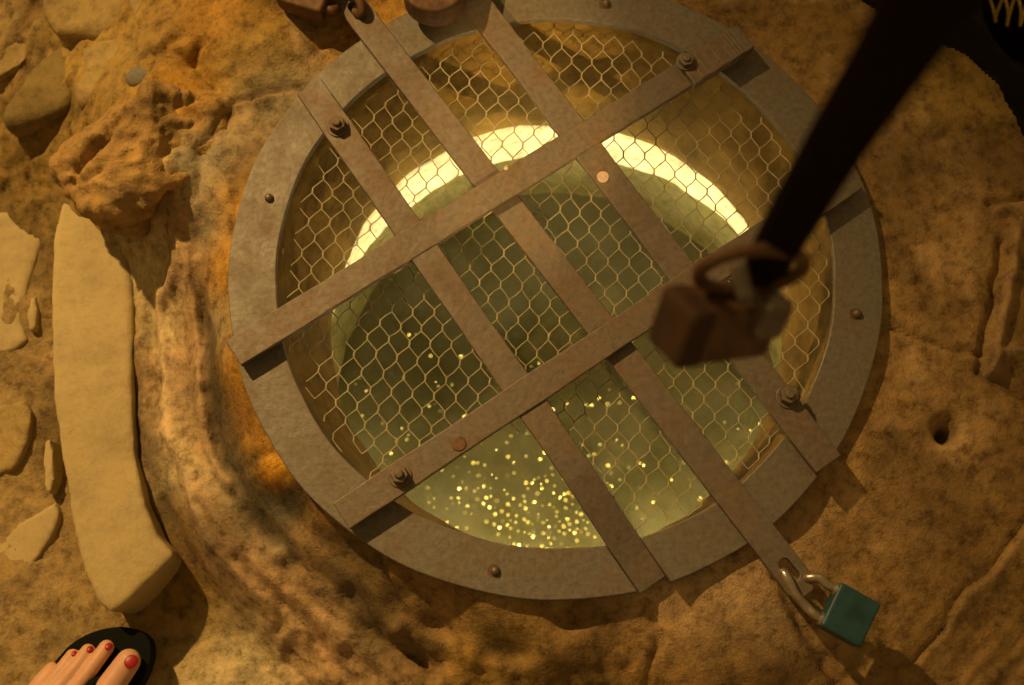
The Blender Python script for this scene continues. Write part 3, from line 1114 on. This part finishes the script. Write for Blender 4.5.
slab('paving_stone', [(-20, 405), (8, 404), (24, 398), (32, 412), (28, 440), (14, 468), (-20, 482)], -.187, .04, M_BLOCK,
     'brown rough paving stone in sand halfway down beside the long slab')
slab('stone_sliver', [(44, 440), (50, 436), (54, 452), (54, 480), (50, 494), (45, 490), (43, 465)], -.189, .03, M_SLAB,
     'narrow pale stone sliver in the sand touching the long slab', voxel=.003, smooth=2)
slab('stone_sliver', [(30, 298), (35, 295), (37, 310), (35, 328), (29, 332), (26, 316)], -.187, .03, M_SLAB,
     'small lens-shaped stone sliver in the gap between two pale slabs', voxel=.003, smooth=2)
slab('stone_block', [(42, -30), (120, -30), (138, 5), (142, 24), (118, 34), (88, 30), (60, 33), (48, 16)], -.085, .09, M_BLOCK,
     'ochre stone block at the top edge above the dark triangular gap', tilt=(.0, .0), smooth=3, layers=((9, .018, False, 3), (40, .002, False, 4)))
slab('stone_block', [(130, -30), (172, -30), (164, 6), (152, 22), (140, 27), (133, 12)], -.05, .09, M_BLOCK,
     'small ochre wedge-shaped stone at the top edge', smooth=3, layers=((9, .016, False, 5), (40, .002, False, 4)))
slab('stone_block', [(-30, 42), (18, 30), (46, 14), (50, 24), (40, 42), (20, 66), (-30, 92)], -.125, .07, M_BLOCK,
     'pale sloping stone block in the upper left corner', tilt=(.01, -.02), smooth=3, layers=((9, .018, False, 7), (40, .002, False, 4)))
slab('stone_block', [(8, 122), (18, 95), (44, 58), (66, 42), (80, 52), (78, 82), (66, 106), (40, 118)], -.112, .08, M_OLIVE,
     'dark olive rounded stone block behind the overhanging boulder', smooth=5, layers=((9, .014, False, 8), (40, .002, False, 4)))
slab('stone_block', [(78, 44), (100, 38), (138, 32), (146, 48), (128, 70), (104, 86), (84, 104), (76, 90), (84, 70)], -.060, .10, M_BLOCK,
     'ochre stone block between the olive stone and the overhanging boulder', smooth=4, layers=((9, .010, False, 9), (40, .002, False, 4)), tilt=(.02, -.01))

# the overhanging boulder: a beak of rock pointing left over the slab
top = [(54, 172, -.050), (66, 158, -.030), (95, 138, -.006), (125, 110, .004), (150, 92, .004), (185, 92, -.004), (214, 106, -.020), (224, 130, -.032),
       (214, 158, -.030), (196, 178, -.030), (168, 186, -.018), (150, 202, -.022), (128, 214, -.030), (98, 208, -.036), (70, 192, -.046)]
bot = [(66, 178, -.085), (84, 172, -.115), (100, 150, -.13), (128, 120, -.10), (155, 100, -.09), (187, 98, -.09), (216, 112, -.09), (226, 134, -.09),
       (216, 162, -.09), (198, 182, -.09), (172, 194, -.10), (156, 216, -.11), (138, 228, -.12), (112, 216, -.10), (82, 196, -.085)]
o = prism_rock('boulder', top, bot, M_BOULDER, .003, 2, ((7, .012, False, 31), (17, .012, True, 32), (38, .006, True, 35), (90, .0022, False, 33)))
me = o.data
n = len(me.vertices)
bc = np.empty(n * 3)
me.vertices.foreach_get('co', bc)
bc = bc.reshape(n, 3)
for line, dep, wid in (([(126, 122), (108, 138), (88, 156), (74, 164)], .016, .0055), ([(100, 172), (85, 178), (62, 176)], .007, .004), ([(205, 128), (196, 118), (170, 108)], .006, .005)):
    dd, _ = poly_dist(bc[:, 0] + .004 * fbm(bc[:, 0], bc[:, 1], None, 40, 2, 91), bc[:, 1], [P(a, b, -.015) for a, b in line])
    bc[:, 2] -= dep * np.exp(-(dd / wid) ** 2) * (bc[:, 2] > -.075)
me.vertices.foreach_set('co', bc.ravel())
me.update()
tag(o, 'rough ochre boulder overhanging the top of the long pale slab', 'boulder')

# small stones
bm = bmesh.new()
ball_bm(bm, P(141, 78, -.022), .0125, (1.15, .9, .6), sub=4)
o = from_bm('pebble', bm, M_PEBBLE, smooth=True)
displace(o, ((40, .002, False, 6),))
tag(o, 'smooth grey pebble wedged on the ochre rock above the boulder', 'pebble')


# ------------------------------------------------------------------ foot in a black sandal
ZF = -.180                                    # top of the sandal sole


def fp(px, py, h):
    return P(px, py, ZF + h)


bm = bmesh.new()
# toes: base -> knuckle -> tip (pixel, height, radius)
toes = [
    [((76, 728), .020, .0165), ((101, 699), .017, .0138), ((118.5, 675), .0135, .0128), ((128.5, 661), .0120, .0120)],
    [((56, 712), .020, .0110), ((78, 686), .019, .0082), ((96, 662), .0155, .0074), ((106.5, 647.5), .010, .0077)],
    [((44, 704), .019, .0105), ((64, 682), .018, .0080), ((79, 664), .0150, .0075), ((88, 651), .0095, .0073)],
    [((32, 704), .018, .0100), ((50, 684), .0165, .0078), ((63, 668), .0140, .0072), ((72.5, 655.5), .009, .0068)],
    [((18, 708), .016, .0100), ((34, 690), .0145, .0078), ((45, 676), .0115, .0070), ((52, 668), .008, .0062)],
]
for t in toes:
    capsule_bm(bm, smooth_path([fp(*p, h) for p, h, r in t], 5), list(np.interp(np.linspace(0, 3, 16), [0, 1, 2, 3], [r for *_, r in t])))
# fore-foot, instep, heel, ankle and the start of the shin, all one body
for pts, rad in (
    ([fp(70, 728, .020), fp(40, 762, .028), fp(2, 800, .034), fp(-50, 850, .030)], [.0165, .019, .024, .026]),
    ([fp(60, 712, .020), fp(30, 745, .030), fp(-5, 785, .040), fp(-45, 835, .038)], [.013, .018, .026, .030]),
    ([fp(44, 708, .018), fp(15, 742, .026), fp(-18, 785, .034), fp(-55, 840, .032)], [.012, .016, .022, .027]),
    ([fp(18, 710, .016), fp(-8, 742, .018), fp(-38, 785, .022), fp(-70, 840, .026)], [.011, .015, .019, .025]),
    ([fp(-40, 832, .040), fp(-38, 850, .085), fp(-34, 870, .16), fp(-30, 900, .26)], [.034, .034, .040, .048]),
):
    capsule_bm(bm, smooth_path(pts, 4), list(np.interp(np.linspace(0, 3, 13), [0, 1, 2, 3], rad)))
person = from_bm('person', bm, M_SKIN)
remesh(person, .0016, 6, .5)
tag(person, 'person standing in black flip-flops, bare toes with red nail polish', 'person')


def nail(px, py, h, lx, ly, dirpx, tilt):
    """a thin curved plate of polish lying on the toe tip"""
    cc = fp(px, py, h)
    f = (fp(px + dirpx[0], py + dirpx[1], h) - cc).normalized()
    s = f.cross(up).normalized()
    upn = (up + f * tilt).normalized()
    f = s.cross(upn) * -1
    bm = bmesh.new()
    bmesh.ops.create_uvsphere(bm, u_segments=24, v_segments=12, radius=1, matrix=local_frame(cc, s, f, upn) @ Matrix.Diagonal((lx, ly, .0014, 1)))
    o = from_bm('toenail', bm, M_NAIL, smooth=True)
    o.parent = person
    o['label'] = 'red polished toenail'
    return o


nail(131, 661.5, .0228, .0062, .0068, (8, -9), .25)
nail(108.5, 646.5, .0164, .0036, .0040, (5, -8), .45)
nail(90, 649.5, .0155, .0034, .0036, (5, -7), .45)
nail(74.5, 654, .0145, .0030, .0033, (5, -7), .45)

# sandal: sole, toe-post strap
sole = [(150, 660), (150, 643), (141, 632), (126, 627), (108, 628), (88, 634), (70, 645), (56, 660), (38, 680), (14, 706), (-14, 744), (-44, 792), (-80, 850), (-90, 880), (-70, 905), (-40, 895), (-12, 852), (28, 798), (76, 748), (112, 714), (140, 684)]
bm = bmesh.new()
plate_bm(bm, [tuple(p[:2]) for p in smooth_path([P(a, b, ZF) for a, b in sole + sole[:1]], 4)[:-1]], [], ZF - .020, ZF)
so = from_bm('sandal_sole', bm, M_FOAM)
bevel_mod(so, .004, 3)
so.parent = person
so['label'] = 'black flip-flop sole'
bm = bmesh.new()
for pts in ([fp(102, 676, .002), fp(96, 682, .018), fp(76, 702, .036), fp(50, 745, .047), fp(40, 790, .030), fp(38, 800, .0)],
            [fp(96, 682, .018), fp(70, 704, .036), fp(30, 730, .050), fp(-18, 752, .040), fp(-32, 765, .0)]):
    tube_bm(bm, smooth_path(pts, 6), .0045, 10)
st = from_bm('sandal_strap', bm, M_FOAM, smooth=True)
st.parent = person

# ------------------------------------------------------------------ dark bag with straw stitching in the drop at upper right
bag = empty('straw_bag', P(1070, -12, -.45), 'dark bag with pale straw stitching in the black upper right corner', 'bag')
bm = bmesh.new()
ball_bm(bm, P(1070, -12, -.45), .115, (1.0, 1.0, 1.0), sub=4)
b = from_bm('body', bm, M_BLACK, smooth=True)
displace(b, ((14, .006, False, 61),))
adopt(b, bag)
for pts in ([(988, -6), (993, 8), (996, 22)], [(1003, -2), (998, 10), (995, 20)], [(1003, -8), (1008, 10), (1007, 26)], [(1016, -6), (1010, 12), (1007, 25)],
            [(1017, -6), (1021, 10), (1020, 26)], [(1030, -6), (1024, 12), (1020, 25)]):
    bm = bmesh.new()
    q3 = []
    for px, py in pts:
        # lie on the bag's skin
        dd = Vector(ray(px, py)).normalized()
        oc = Vector(CAM) - P(1070, -12, -.45)
        bq = oc.dot(dd)
        cq = oc.dot(oc) - .120 ** 2
        disc = max(bq * bq - cq, 0)
        q3.append(Vector(CAM) + dd * (-bq - math.sqrt(disc)))
    tube_bm(bm, smooth_path(q3, 5), .0022, 8)
    adopt(from_bm('straw_stitch', bm, M_STRAW, smooth=True), bag)
